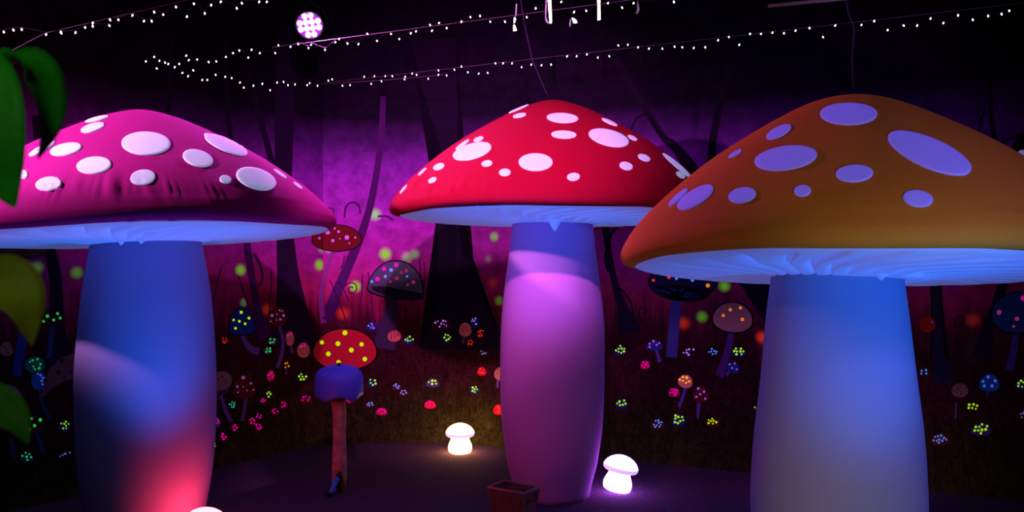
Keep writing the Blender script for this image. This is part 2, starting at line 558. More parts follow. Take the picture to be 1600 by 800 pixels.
for x0, y0, x1, y1 in [(528, 440, 545, 470), (540, 500, 515, 438), (575, 425, 582, 500), (566, 430, 560, 490), (600, 480, 596, 520), (532, 420, 538, 400), (660, 470, 663, 410), (646, 480, 650, 420), (655, 405, 656, 470)]:
    strip('painted_grass_blade', [(x0, y0), ((x0 + x1) / 2 + 2, (y0 + y1) / 2), (x1, y1)], [2, 2, 2], paint(MID), 1, WALL['back'])
# right wall trees
tree_stroke([(960, 90), (1030, 205), (1055, 230), (1078, 262), (1092, 300), (1100, 360)], [12, 10, 14, 22, 34, 46], 'right', TREE, 'forked dark tree painted between the red and orange caps')
tree_stroke([(1150, 60), (1117, 200), (1112, 245), (1106, 290), (1102, 340)], [12, 11, 12, 16, 30], 'right', TREE)
tree_stroke([(985, 205), (995, 185), (1010, 178)], [3, 3, 4], 'right', TREE)
tree_stroke([(1016, 185), (1035, 212), (1052, 220)], [3, 3, 4], 'right', TREE)
tree_stroke([(945, 350), (952, 400), (960, 440), (972, 480), (985, 520)], [12, 10, 10, 16, 36], 'right', DUSK)
tree_stroke([(962, 445), (978, 460), (988, 480), (990, 505)], [3, 3, 3, 3], 'right', DUSK)
tree_stroke([(975, 345), (955, 365), (946, 400), (950, 425)], [5, 5, 5, 4], 'right', DUSK)
strip('painted_swirl', [(1004, 488), (1008, 490), (1010, 484), (1003, 481), (998, 487), (1001, 498), (1006, 508)], [2] * 7, paint(DUSK), 2, WALL['right'])
flat('painted_tree', [[(1150, 440), (1160, 449), (1176, 475), (1192, 500), (1206, 518), (1225, 525), (1225, 430)]], paint(TREE), 1, WALL['right'])
tree_stroke([(1462, 440), (1464, 500), (1470, 560), (1476, 600)], [18, 18, 24, 34], 'right', (.02, .012, .045))
tree_stroke([(1455, 440), (1456, 490), (1455, 560)], [3, 3, 4], 'right', BLACK, None, 2)
tree_stroke([(1469, 440), (1472, 490), (1480, 560)], [4, 5, 6], 'right', BLACK, None, 2)
tree_stroke([(1568, 440), (1556, 480), (1543, 520), (1535, 560)], [16, 16, 22, 34], 'right', DUSK)
tree_stroke([(1542, 60), (1550, 190), (1558, 230), (1568, 265), (1578, 300)], [8, 8, 9, 10, 14], 'right', TREE, 'dark hanging branch painted above the orange cap')
tree_stroke([(1540, 168), (1532, 190), (1531, 208), (1536, 224), (1546, 236)], [4, 4, 4, 4, 4], 'right', TREE)
tree_stroke([(1600, 208), (1575, 218), (1558, 226), (1548, 236), (1551, 258)], [5, 4, 5, 6, 4], 'right', TREE)
strip('painted_swirl', [(1499, 505), (1503, 508), (1507, 501), (1500, 494), (1491, 500), (1493, 511)], [2] * 6, paint(DUSK), 2, WALL['right'])
# dark creature looking in from the frame edge
cr = flat('painted_creature', [ell(1612, 240, 64, 66, 0, 20)], paint((.03, .012, .014)), 3, WALL['right'], 'dark brown painted creature with a round pale eye')
flat('eye_white', [ell(1597, 243, 15, 18, 0, 16)], paint((.45, .38, .95), .25), 5, cr)
flat('pupil', [ell(1598, 246, 6, 8, 0, 12)], paint(BLACK), 7, cr)
strip('whisker', [[(1580, 242), (1584, 247), (1587, 253)], [(1573, 296), (1588, 284), (1604, 272)], [(1576, 298), (1580, 296), (1582, 297)]], [[1, 2, 1], [2, 4, 6], [2, 4, 2]], paint((.30, .26, .90), .2), 5, cr, None, True)

# --- larger painted mushrooms
pm(526, 372, 76, 40, DRED, outline=3, low=.42, sw=(6, 9), stemc=(.22, .03, .22), stem=[(523, 388), (512, 415), (504, 445), (502, 475), (506, 505)],
   spots=[((.62, .16, .70), [(512, 363, 3.5), (499, 372, 2.3), (520, 376, 2.6), (542, 371, 3.6), (529, 362, 2.2), (523, 357, 1.6), (555, 371, 1.7), (546, 380, 1.4), (531, 373, 1.2)])], de=.12,
   label='dark red painted mushroom with lilac spots on a thin curved stem')
b_ = pm(620, 437, 86, 58, GREY, outline=4, low=.16, rot=8, sw=(17, 34), stemc=(.05, .026, .085), stem=[(613, 462), (611, 490), (605, 515), (600, 545)],
        spots=[(MG, [(619, 414, 3), (600, 420, 3), (590, 436, 3.2)]), (BL, [(611, 422, 2.8), (602, 432, 2.4), (581, 440, 2.2), (636, 432, 1.8)]), ((.35, .02, .08), [(635, 423, 2.6), (627, 426, 2), (620, 435, 3), (610, 440, 2.2), (646, 441, 3), (637, 445, 2)])],
        label='grey painted mushroom with magenta and blue dots')
flat('underside', [[(579, 448), (596, 447), (620, 451), (645, 455), (664, 460), (660, 467), (645, 470), (622, 468), (600, 461), (585, 455)]], paint((.02, .012, .03)), 5, b_)
pm(378, 502, 41, 42, NAVY, outline=3, low=.16, rot=-4, sw=(6, 12), stem=[(379, 524), (385, 537), (395, 547), (405, 549)], spots=[(YG, [(377, 488, 2.6), (389, 497, 2.4), (374, 502, 2.2), (383, 506, 2.2), (368, 513, 2.2), (365, 500, 2)])], label='navy painted mushroom with lime dots')
pm(434, 494, 29, 31, DRED, rot=20, sw=(4, 6), stem=[(436, 508), (442, 530), (440, 555), (433, 575)], spots=[(LI, [(425, 493, 2.4), (443, 493, 2.2), (437, 485, 1.5), (433, 491, 1.2), (438, 499, 1.8), (423, 502, 1.2), (432, 500, 1.2), (441, 486, 1.2)])], de=.2)
pm(539, 546, 98, 64, (.52, .012, .035), outline=5, low=.42, spots=[(YG, [(539, 520, 4), (503, 535, 3.3), (528, 537, 3.8), (549, 547, 3.8), (513, 553, 3.7), (565, 538, 3.4), (570, 561, 3.6), (529, 566, 3.4)])], de=.6, ce=.06, label='large crimson painted mushroom cap with lime spots behind the post')
for cx, cy, w_, h_, st in [(453, 529, 13, 23, [(455, 541), (457, 552)]), (474, 547, 20, 24, None)]:
    o = pm(cx, cy, w_, h_, SALM, low=.45, stem=st, spots=[((.2, .02, .05), dots(cx, cy, w_, h_, 7, 1.3, 3)), (MG, [(cx - 3, cy - 5, 1.8), (cx + 2, cy - 7, 1.6)])], ce=.05)
o = pm(345, 595, 36, 30, BROWN, outline=3, low=.5, rot=-12, sw=(5, 7), stem=[(345, 618), (352, 640), (361, 659)], spots=[((.06, .02, .03), [(347, 588, 1.8), (352, 597, 1.5), (341, 593, 1.6)])], de=0.0, label='dusty pink painted mushroom beside the pink giant stem')
strip('gill_lines', [[(334, 621), (342, 615)], [(337, 612), (344, 612)], [(348, 617), (347, 608)], [(352, 616), (354, 607)], [(356, 612), (358, 607)], [(335, 628), (344, 621)]], [[1.5, 1.5]] * 6, paint(STEMC), 5, o, None, True)
pm(382, 605, 36, 38, (.10, .006, .012), sw=(5, 6), stem=[(384, 622), (382, 640), (378, 658)], spots=[((.40, .26, .60), [(380, 590, 2.8), (392, 599, 2), (371, 604, 2), (380, 604, 1.3), (396, 609, 1.6), (372, 613, 1.4), (386, 610, 1.3)])], de=.15)
o = pm(1067, 440, 106, 58, (.012, .012, .06), low=.5, outline=3, sw=(16, 17), stemc=(.06, .06, .30), stem=[(1058, 462), (1055, 490), (1052, 525), (1049, 558)],
       spots=[(RD, [(1045, 433, 3), (1023, 426, 2.6), (1021, 438, 2.5)]), (ORG, [(1106, 446, 3.4)]), (BL, [(1057, 435, 2.4), (1082, 438, 2.4)])], de=.6, label='navy painted mushroom with red dots under the orange cap')
flat('underside', [[(1022, 448), (1040, 446), (1066, 445), (1092, 450), (1112, 455), (1104, 466), (1082, 472), (1058, 470), (1036, 462)]], paint((.004, .003, .008)), 5, o)
strip('gill_lines', [[(1026, 452), (1048, 458)], [(1046, 450), (1056, 455)], [(1070, 450), (1062, 455)], [(1090, 458), (1070, 459)], [(1095, 463), (1068, 463)]], [[1, 3]] * 5, paint((.04, .05, .30)), 7, o, None, True)
pm(1145, 496, 62, 46, (.36, .15, .18), outline=5, low=.4, rot=6, sw=(9, 13), stemc=(.10, .04, .22), stem=[(1143, 516), (1139, 540), (1132, 565), (1124, 588)],
   spots=[((.10, .02, .03), [(1131, 483, 3.2), (1143, 476, 1.3), (1150, 482, 1.5), (1157, 491, 2.5), (1140, 491, 1.3), (1120, 493, 1.6), (1135, 502, 2.2), (1153, 501, 1.4), (1168, 500, 2), (1161, 508, 1.5)]), (ORG, [(1141, 484, 2.6), (1157, 481, 2.6), (1130, 493, 2.6), (1160, 499, 2.8)])], label='dusty brown painted mushroom with orange and dark spots')
pm(1588, 489, 76, 62, (.012, .03, .16), outline=5, low=.42, sw=(8, 14), stemc=(.08, .06, .34), stem=[(1588, 520), (1584, 545), (1578, 578)], spots=[(MG, [(1599, 466, 4)]), ((.55, .03, .22), [(1561, 488, 4), (1589, 498, 3.5), (1584, 510, 2.2)])], de=.35, label='navy painted mushroom with magenta spots at the frame edge')
# left cluster, weaker black light here put into the glow of the dots
pm(36, 378, 92, 48, (.06, .03, .045), outline=4, low=.45, sw=(22, 30), stemc=(.07, .03, .10), stem=[(30, 402), (31, 425), (31, 450)], spots=[(RD, [(36, 384, 3.3)])], label='dull brown painted mushroom with one red dot')
pm(82, 496, 40, 24, DARK, sw=(6, 8), stem=[(82, 508), (80, 530), (76, 560)], stemc=(.03, .05, .22), spots=[(GR, [(74, 494, 2.8), (90, 490, 2.4), (94, 497, 2.3), (84, 500, 2.4), (68, 502, 2.2)])], de=.4)
pm(136, 476, 20, 26, DARK, spots=[(GR, [(134, 478, 3)])], de=.4)
pm(55, 570, 32, 26, TEAL, n=7, r=2.2, dot=GR, de=.3, low=.5)
pm(61, 595, 24, 28, BLUE, n=5, r=1.9, dot=BL, de=.3, stem=[(61, 608), (66, 630), (78, 655)], stemc=(.03, .05, .30), low=.45)
o = flat('painted_mushroom', [[(63, 619), (68, 598), (78, 575), (95, 559), (115, 552), (138, 553), (138, 588), (120, 590), (100, 596), (82, 606), (70, 619)]], paint((.22, .09, .13)), 4, WALL['left'], 'large dusty pink painted mushroom cap beside the pink giant stem')
flat('dots', [ell(91, 582, 7, 7), ell(111, 581, 5, 5), ell(120, 566, 5, 5), ell(97, 564, 8, 7), ell(72, 594, 5, 6), ell(100, 590, 4, 4)], paint((.05, .015, .03)), 6, o)
strip('stem', [(117, 598), (123, 630), (125, 668)], [12, 14, 14], paint((.02, .04, .30)), 2, o)
pm(10, 545, 20, 22, BROWN, n=4, r=1.6, dot=(.05, .02, .03), de=0)
strip('painted_stem', [(36, 522), (31, 555), (26, 588)], [15, 15, 14], paint((.015, .06, .30)), 2, WALL['left'])
pm(14, 614, 38, 26, (.07, .03, .14), spots=[(RD, [(13, 610, 2.8), (24, 615, 2.6)])], de=.4)
pm(52, 662, 34, 26, DARK, spots=[(GR, [(49, 654, 2.4), (63, 656, 2.8), (54, 665, 2.5), (42, 664, 2), (46, 671, 2.2)])], de=.5, stem=[(57, 676), (63, 692), (67, 706)], sw=(6, 6), stemc=(.02, .05, .3))
pm(101, 665, 20, 17, NAVY, YG, 7, 1.7, de=.4)
pm(42, 714, 20, 17, NAVY, GR, 6, 2.0, de=.45)
pm(102, 709, 18, 10, DARK, spots=[(BL, [(94, 713, 1), (98, 711, 1.2), (102, 709, 1.7), (109, 707, 1.4)])], de=.4)
pm(134, 541, 18, 18, BLUE, BL, 2, 1.8, de=.3)
strip('painted_stem', [(17, 686), (20, 705), (21, 720)], [7, 6, 4], paint((.05, .03, .16)), 2, WALL['left'])
# middle, left of the corner
S = [(351, 532, 12, 13, DARK, RD, 7, 1.2), (425, 533, 13, 11, GREY, GR, 4, 1.8), (419, 547, 13, 13, GREY, GR, 4, 1.8), (423, 587, 13, 18, (.55, .02, .04), MG, 6, 1.6),
     (472, 590, 18, 14, NAVY, YG, 8, 1.9), (421, 617, 12, 11, NAVY, YG, 6, 1.7), (412, 626, 12, 9, DRED, MG, 5, 1.5), (363, 633, 13, 12, NAVY, GR, 7, 1.3),
     (443, 633, 12, 13, DRED, MG, 4, 1.8), (430, 643, 12, 12, DRED, MG, 4, 1.5), (405, 650, 12, 11, DRED, MG, 4, 1.5), (395, 659, 13, 13, DRED, MG, 5, 1.6),
     (404, 667, 12, 13, DRED, MG, 5, 1.6), (366, 668, 12, 13, DRED, MG, 4, 1.7), (350, 683, 13, 13, DRED, MG, 4, 1.9), (338, 660, 14, 16, (.10, .07, .22), MG, 7, 1.4),
     (333, 695, 10, 10, NAVY, YG, 4, 1.7), (478, 624, 19, 12, DRED, MG, 5, 1.7), (546, 624, 17, 13, DRED, MG, 5, 1.8),
     # back wall
     (581, 510, 19, 15, NAVY, LI, 5, 1.5), (639, 531, 18, 14, NAVY, YG, 6, 1.6), (690, 506, 32, 18, (.05, .006, .012), LI, 8, 1.6), (698, 528, 15, 13, NAVY, YG, 6, 1.6),
     (582, 598, 16, 14, NAVY, YG, 8, 1.9), (620, 604, 14, 10, DRED, BL, 5, 1.5), (631, 613, 14, 10, DRED, BL, 5, 1.5), (676, 598, 20, 14, (.07, .05, .25), YG, 5, 2.0),
     (578, 632, 13, 9, DRED, BL, 5, 1.4), (596, 643, 18, 12, CRIM, MG, 8, 1.6), (672, 632, 18, 13, RED, MG, 7, 1.5),
     # right wall
     (741, 609, 15, 12, NAVY, YG, 8, 1.6), (734, 536, 13, 13, DARK, RD, 5, 1.5), (751, 522, 15, 15, DARK, RD, 6, 1.6), (742, 503, 15, 16, NAVY, LI, 5, 1.5),
     (755, 551, 14, 8, DRED, BL, 4, 1.2), (753, 580, 14, 14, RED, (1, .08, .05), 5, 1.3), (779, 640, 17, 16, RED, (1, .1, .1), 4, 1.2),
     (969, 547, 19, 16, NAVY, YG, 10, 1.8), (1008, 570, 15, 14, CRIM, MG, 6, 1.7), (971, 631, 19, 16, NAVY, YG, 7, 2.0), (1060, 656, 22, 19, NAVY, YG, 9, 2.0),
     (1027, 663, 22, 16, DRED, BL, 9, 1.6), (1113, 660, 22, 14, DRED, YG, 9, 1.7), (1154, 550, 21, 16, NAVY, YG, 10, 1.9), (1114, 550, 19, 13, DARK, BL, 7, 1.5),
     (1076, 550, 24, 17, DARK, LI, 6, 1.8), (1053, 613, 18, 15, CRIM, MG, 7, 1.7), (1182, 638, 16, 10, DARK, YG, 5, 1.8),
     (1443, 583, 24, 14, DARK, BL, 4, 2.0), (1520, 636, 24, 14, DARK, YG, 6, 2.2), (1533, 671, 33, 20, (.05, .03, .22), YG, 10, 2.4), (1469, 687, 32, 17, DRED, BL, 10, 1.9),
     (1596, 601, 22, 16, NAVY, YG, 6, 1.9), (1599, 648, 20, 14, DRED, BL, 6, 1.7), (1429, 663, 10, 10, NAVY, YG, 4, 1.7)]
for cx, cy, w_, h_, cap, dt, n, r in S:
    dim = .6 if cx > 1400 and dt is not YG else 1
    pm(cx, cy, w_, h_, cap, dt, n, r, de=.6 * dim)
pm(448, 570, 10, 11, DARK, spots=[(ORG, [(446, 568, 1.5), (449, 567, 1.3), (451, 572, 1.6), (446, 574, 1.4)])], stem=[(448, 575), (447, 585)], sw=(3, 4))
pm(616, 525, 21, 18, SALM, n=8, r=1.4, dot=(.20, .02, .04), de=0, low=.42, ce=.04)
pm(727, 515, 19, 22, SALM, n=8, r=1.3, dot=(.20, .02, .04), de=0, low=.4, ce=.04, stem=[(726, 525), (723, 536)], sw=(3, 3))
pm(781, 584, 18, 20, (.55, .20, .13), n=4, r=1.3, dot=(.2, .02, .04), de=0, low=.4, stem=[(778, 593), (777, 606)], sw=(4, 3))
pm(1023, 540, 25, 15, (.03, .03, .32), spots=[(LI, [(1021, 533, 2), (1030, 536, 1.6), (1015, 537, 1.6), (1026, 539, 1.6), (1015, 542, 1.7)])], stem=[(1025, 546), (1028, 555), (1031, 566)], sw=(4, 6), de=.3)
pm(1071, 596, 23, 21, (.80, .16, .16), rot=16, low=.4, stem=[(1071, 606), (1067, 620), (1061, 636)], sw=(5, 5), spots=[((1, .55, .01), [(1062, 593, 1.9), (1067, 589, 1.8), (1073, 590, 2.3), (1067, 595, 1.5), (1072, 598, 1.6), (1077, 596, 1.8)])], de=.7, ce=.12, label='bright salmon painted mushroom with yellow dots')
pm(1095, 616, 25, 25, (.16, .006, .02), stem=[(1092, 629), (1091, 642), (1090, 654)], sw=(6, 3), spots=[(LI, [(1091, 607, 2), (1100, 612, 1.9), (1094, 616, 1.7), (1088, 620, 1.7), (1102, 623, 1.7)])], de=.35)
pm(1146, 574, 20, 17, (.02, .04, .30), rot=18, stem=[(1140, 579), (1135, 587)], sw=(4, 5), spots=[(LI, [(1140, 569, 1.6), (1148, 568, 1.6), (1144, 575, 1.6), (1151, 577, 1.5)])], de=.3)
pm(1500, 610, 26, 22, BROWN, n=8, r=1.4, dot=(.06, .02, .03), de=0, low=.45, stem=[(1494, 630), (1493, 655)], sw=(3, 2))
pm(1546, 598, 32, 27, BLUE, spots=[((.12, .35, 1), [(1544, 589, 2.6), (1536, 596, 2.2), (1555, 595, 2.4), (1538, 603, 2.4), (1550, 603, 2.6)])], de=.25, low=.3, stem=[(1543, 611), (1542, 621)], sw=(5, 4), stemc=(.04, .04, .25))
pm(1449, 507, 26, 25, (.28, .01, .008), spots=[((.12, .12, .5), [(1456, 503, 2)])], de=.1, low=.5)
pm(1404, 700, 10, 8, NAVY, YG, 3, 1.5)

# ------------------------------------------------------------------ giant mushrooms
CAP_PROFILE = [(0, 1.0), (.05, .994), (.12, .966), (.247, .893), (.406, .770), (.566, .630), (.685, .508), (.805, .367), (.904, .232), (.965, .125), (.992, .06), (1.0, .025), (.997, -.012), (.982, -.036), (.955, -.048), (.925, -.046)]
def cap_rows(round_top):
    prof = list(CAP_PROFILE)
    # parameter along the profile, densified
    out = []
    tab_r = [(i, p[0]) for i, p in enumerate(prof)]
    tab_h = [(i, p[1]) for i, p in enumerate(prof)]
    N_ = 5
    for i in range((len(prof) - 1) * N_ + 1):
        t = i / N_
        out.append((max(0.0, smooth_interp(tab_r, t)), smooth_interp(tab_h, t), t))
    out[0] = (0.0, out[0][1], 0.0)
    if round_top:
        out = [(r, h - round_top * math.exp(-(r / .10) ** 2), t) for r, h, t in out]
    return out

def giant(label, cx, cz, Rr, rimh, H, pitch, roll, stem_tab, capm, spotm, stemm, gillm, spots, edge_spots, wrinkles, apex, tufts, round_top=0.0, seed=1):
    rnd = random.Random(seed)
    X, Y = (cx - 800) / F * cz, cz
    root = empty('giant_mushroom', (X, Y, 0), label, 'mushroom', 'giant fabric mushrooms')
    # --- stem
    hs = [h for h, r in stem_tab]
    rows, ns = 60, 72
    V, Fc = [], []
    ph = [rnd.uniform(0, 6.28) for _ in range(6)]
    for i in range(rows + 1):
        h = hs[0] + (hs[-1] - hs[0]) * i / rows
        r = smooth_interp(stem_tab, h)
        for k in range(ns):
            a = 2 * math.pi * k / ns
            rr = r * (1 + .006 * math.sin(3 * a + ph[0] + h * 2) + .004 * math.sin(5 * a + ph[1] - 3 * h) + .003 * math.sin(2 * h * 4 + ph[2] + a))
            V.append((X + rr * math.cos(a), Y + rr * math.sin(a), h))
    for i in range(rows):
        for k in range(ns):
            k2 = (k + 1) % ns
            Fc.append((i * ns + k, i * ns + k2, (i + 1) * ns + k2, (i + 1) * ns + k))
    Fc.append(tuple(range(ns))[::-1])
    stem = mesh_obj('stem', V, Fc, stemm, root)
    # --- cap
    M = Matrix.Translation((X + apex, Y, rimh)) @ Matrix.Rotation(roll, 4, 'Y') @ Matrix.Rotation(pitch, 4, 'X')
    rowsC = cap_rows(round_top)
    n = 540
    V, Fc = [], []
    for i, (r, h, t) in enumerate(rowsC):
        if i == 0:
            V.append(M @ Vector((0, 0, h * H)))
            continue
        for k in range(n):
            a = 2 * math.pi * k / n
            wr = 0.0
            for a0, wid, h0, amp in wrinkles:
                da = (a - a0 + math.pi) % (2 * math.pi) - math.pi
                if abs(da) < wid and h0 - .14 < h < h0 + .16:
                    fall = math.cos(da / wid * math.pi / 2) * math.exp(-((h - h0) / .075) ** 2)
                    wr += amp * fall * (max(0, math.sin(a * 118 + 2.6 * math.sin(a * 37) + 6 * h)) ** 1.6 * (.6 + .5 * math.sin(a * 29 + 1)) - .2)
            sag = 1 + .006 * math.sin(3 * a + ph[3]) + .004 * math.sin(7 * a + ph[4])
            rr = Rr * (r * sag + wr)
            hh = h * H + (.006 * math.sin(5 * a + ph[5]) if t > 9 else 0)
            V.append(M @ Vector((rr * math.cos(a), rr * math.sin(a), hh)))
    for k in range(n):
        Fc.append((0, 1 + k, 1 + (k + 1) % n))
    for i in range(1, len(rowsC) - 1):
        for k in range(n):
            k2 = (k + 1) % n
            a0 = 1 + (i - 1) * n
            Fc.append((a0 + k, a0 + n + k, a0 + n + k2, a0 + k2))
    cap = mesh_obj('cap', V, Fc, capm, root)
    bvh = BVHTree.FromPolygons([Vector(v) for v in V], Fc)
    # --- pleated gill cloth
    V2, F2 = [], []
    gr = [(.945, -.047), (.93, -.056), (.905, -.064), (.88, -.068), (.85, -.071), (.81, -.073), (.76, -.074), (.70, -.075), (.64, -.075), (.57, -.075), (.50, -.076), (.44, -.078), (.39, -.082), (.35, -.090), (.31, -.104), (.28, -.112), (.25, -.11), (.20, -.08)]
    npl, n2 = 26, 780
    jit = [rnd.uniform(-.3, .3) for _ in range(npl)]
    amps = [rnd.uniform(.5, 1.35) for _ in range(npl)]
    for i, (r, h) in enumerate(gr):
        u = (r - .2) / .75
        env = min(1, max(0, (.91 - r) / .14)) * min(1, max(0, (r - .28) / .14))
        for k in range(n2):
            tw = 2 * math.pi * k / n2
            a = tw - .55 * (1 - u) ** 1.4              # the cloth is twisted as it is gathered in
            q = tw / (2 * math.pi) * npl + .25 * math.sin(tw * 3 + ph[1])
            c_ = int(math.floor(q)) % npl
            f = q - math.floor(q)
            # broad fold that swells and then tucks up sharply beside the next one
            if f < .12:
                g = 1 - f / .12
            else:
                g = max(0.0, (f - .45) / .55) ** 2
            V2.append(M @ Vector((Rr * r * math.cos(a), Rr * r * math.sin(a), h * H + g * amps[c_] * .050 * env)))
    for i in range(len(gr) - 1):
        for k in range(n2):
            k2 = (k + 1) % n2
            F2.append((i * n2 + k, (i + 1) * n2 + k, (i + 1) * n2 + k2, i * n2 + k2))
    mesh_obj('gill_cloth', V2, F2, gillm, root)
    # --- gathered tufts where the cloth meets the stem
    for a, wd, ln in tufts:
        hs_ = []
        base = M @ Vector((Rr * .30 * math.cos(a), Rr * .30 * math.sin(a), -.10 * H))
        tv, tf = lathe([(0, .02), (wd * .8, .012), (wd, -.005), (wd * .6, -ln * .5), (wd * .25, -ln * .85), (0, -ln)], 10)
        mesh_obj('gathered_tuft', [base + Vector(v) * 1.0 for v in tv], tf, gillm, root)
    # --- spots
    eye = Vector((0, 0, CAMH))
    def ray(x, y):
        d = (px(x, y, 1.0) - eye).normalized()
        hit = bvh.ray_cast(eye, d)
        if hit[0] is None:
            # walk to the closest approach of the ray
            best = bvh.find_nearest(eye + d * (cz))
            return best[0], best[1]
        return hit[0], hit[1]
    def spot_mesh(loops):
        """loops: list of rings (centre first) of (point, normal)"""
        V3, F3 = [], []
        c0, rings = loops
        cN = c0[1] if c0[1].dot(Vector(c0[0]) - Vector((X, Y, rimh))) > 0 else -c0[1]
        def lift(p, nrm, o):
            nn = nrm if nrm.dot(Vector(p) - Vector((X, Y, rimh - .3))) > 0 else -nrm
            return Vector(p) + nn * o
        V3.append(lift(*c0, .0065))
        m_ = len(rings[0])
        offs = [.0065] * (len(rings) - 1) + [.0055]
        for ring, o in zip(rings, offs):
            V3 += [lift(p, q, o) for p, q in ring]
        V3 += [lift(p, q, -.002) for p, q in rings[-1]]
        for k in range(m_):
            F3.append((0, 1 + k, 1 + (k + 1) % m_))
        for i in range(len(rings)):
            for k in range(m_):
                k2 = (k + 1) % m_
                F3.append((1 + i * m_ + k, 1 + (i + 1) * m_ + k, 1 + (i + 1) * m_ + k2, 1 + i * m_ + k2))
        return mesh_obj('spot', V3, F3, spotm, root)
    for x, y, w_, h_, rot in spots:
        c0 = ray(x, y)
        rings = []
        for s_ in (.35, .7, .92, 1.0):
            rings.append([ray(*p) for p in ell(x, y, w_ * s_, h_ * s_, rot, 28)])
        spot_mesh((c0, rings))
    for x, y, ra, rb, sh in edge_spots:      # spots that wrap over the outline: centre pixel + true radii
        p, nrm = ray(x, y)
        ax = Vector(p) - Vector((X + apex, Y, rimh))
        az = Vector((0, 0, 1)).cross(ax).normalized()
        nn = nrm if nrm.dot(ax) > 0 else -nrm
        if az.y < 0:
            az = -az
        if sh:                           # slide the centre round to the far side of the outline
            hh = bvh.find_nearest(Vector(p) + az * (ra * sh))
            p, nrm = hh[0], hh[1]
            nn = nrm if nrm.dot(ax) > 0 else -nrm
            az = (az - nn * az.dot(nn)).normalized()
        sl = az.cross(nn).normalized()
        rings = []
        for s_ in (.35, .7, .92, 1.0):
            ring = []
            for k in range(24):
                a = 2 * math.pi * k / 24
                q = Vector(p) + az * (ra * s_ * math.cos(a)) + sl * (rb * s_ * math.sin(a))
                hh = bvh.find_nearest(q)
                ring.append((hh[0], hh[1]))
            rings.append(ring)
        spot_mesh(((p, nrm), rings))
    return root

def fabric(name, base, emis=None, estr=0, bump=(260, .35), sheen=0.0):
    return mat(name, base, .9, emis, estr, bump=bump, spec=.12, sheen=sheen)

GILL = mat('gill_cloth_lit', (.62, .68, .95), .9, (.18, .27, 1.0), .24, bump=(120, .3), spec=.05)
STEM_P = fabric('stem_cloth_pink', (.34, .27, .56))
STEM_R = fabric('stem_cloth_red', (.66, .24, .66))
STEM_O = fabric('stem_cloth_orange', (.32, .38, .62))

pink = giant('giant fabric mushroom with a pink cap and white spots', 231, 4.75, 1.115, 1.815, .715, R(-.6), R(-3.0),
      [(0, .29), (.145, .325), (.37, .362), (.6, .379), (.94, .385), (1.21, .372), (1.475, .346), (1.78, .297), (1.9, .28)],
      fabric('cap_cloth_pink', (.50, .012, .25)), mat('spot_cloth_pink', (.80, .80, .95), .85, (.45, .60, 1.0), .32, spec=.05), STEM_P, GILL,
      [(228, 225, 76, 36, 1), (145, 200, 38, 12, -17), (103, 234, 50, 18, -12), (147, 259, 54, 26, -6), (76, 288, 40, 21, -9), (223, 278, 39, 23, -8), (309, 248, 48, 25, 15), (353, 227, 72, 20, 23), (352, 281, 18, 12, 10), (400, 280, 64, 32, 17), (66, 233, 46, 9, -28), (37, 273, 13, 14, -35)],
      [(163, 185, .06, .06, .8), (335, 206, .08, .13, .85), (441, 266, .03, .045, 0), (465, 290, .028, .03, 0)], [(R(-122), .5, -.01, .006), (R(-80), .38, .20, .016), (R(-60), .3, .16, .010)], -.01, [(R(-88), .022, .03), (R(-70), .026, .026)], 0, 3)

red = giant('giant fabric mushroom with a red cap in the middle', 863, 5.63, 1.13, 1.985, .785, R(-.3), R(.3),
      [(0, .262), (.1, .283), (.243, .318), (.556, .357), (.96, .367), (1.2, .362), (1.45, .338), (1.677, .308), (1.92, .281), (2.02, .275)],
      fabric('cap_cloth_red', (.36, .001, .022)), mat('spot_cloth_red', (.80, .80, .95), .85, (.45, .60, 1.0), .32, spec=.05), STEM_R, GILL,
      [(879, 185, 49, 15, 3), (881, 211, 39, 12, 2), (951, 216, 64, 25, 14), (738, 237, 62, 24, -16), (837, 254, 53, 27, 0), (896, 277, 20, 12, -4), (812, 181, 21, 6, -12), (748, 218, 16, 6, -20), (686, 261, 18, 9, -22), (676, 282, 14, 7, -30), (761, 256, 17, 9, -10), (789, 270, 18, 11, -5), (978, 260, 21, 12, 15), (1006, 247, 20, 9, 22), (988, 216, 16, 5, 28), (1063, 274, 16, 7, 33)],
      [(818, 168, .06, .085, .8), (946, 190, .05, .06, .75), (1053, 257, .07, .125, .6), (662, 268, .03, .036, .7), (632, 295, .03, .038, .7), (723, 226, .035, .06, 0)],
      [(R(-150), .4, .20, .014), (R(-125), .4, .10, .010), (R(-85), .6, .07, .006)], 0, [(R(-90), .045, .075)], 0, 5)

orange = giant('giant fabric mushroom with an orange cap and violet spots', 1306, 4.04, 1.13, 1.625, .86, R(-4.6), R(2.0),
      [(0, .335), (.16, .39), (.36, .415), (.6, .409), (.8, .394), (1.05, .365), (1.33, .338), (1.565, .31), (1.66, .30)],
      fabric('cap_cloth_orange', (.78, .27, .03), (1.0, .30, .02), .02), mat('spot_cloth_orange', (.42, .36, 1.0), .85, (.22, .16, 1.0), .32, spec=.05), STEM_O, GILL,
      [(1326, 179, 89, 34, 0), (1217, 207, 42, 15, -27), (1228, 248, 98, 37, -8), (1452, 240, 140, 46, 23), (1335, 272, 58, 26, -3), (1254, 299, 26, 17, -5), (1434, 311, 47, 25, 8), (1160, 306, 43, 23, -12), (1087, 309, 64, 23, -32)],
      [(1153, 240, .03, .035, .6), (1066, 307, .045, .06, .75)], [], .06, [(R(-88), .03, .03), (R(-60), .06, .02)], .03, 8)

# ------------------------------------------------------------------ glowing mushroom lamps on the floor
def glow(name, col, s):
    return mat(name, (.8, .8, .8), .5, col, s, spec=.3)

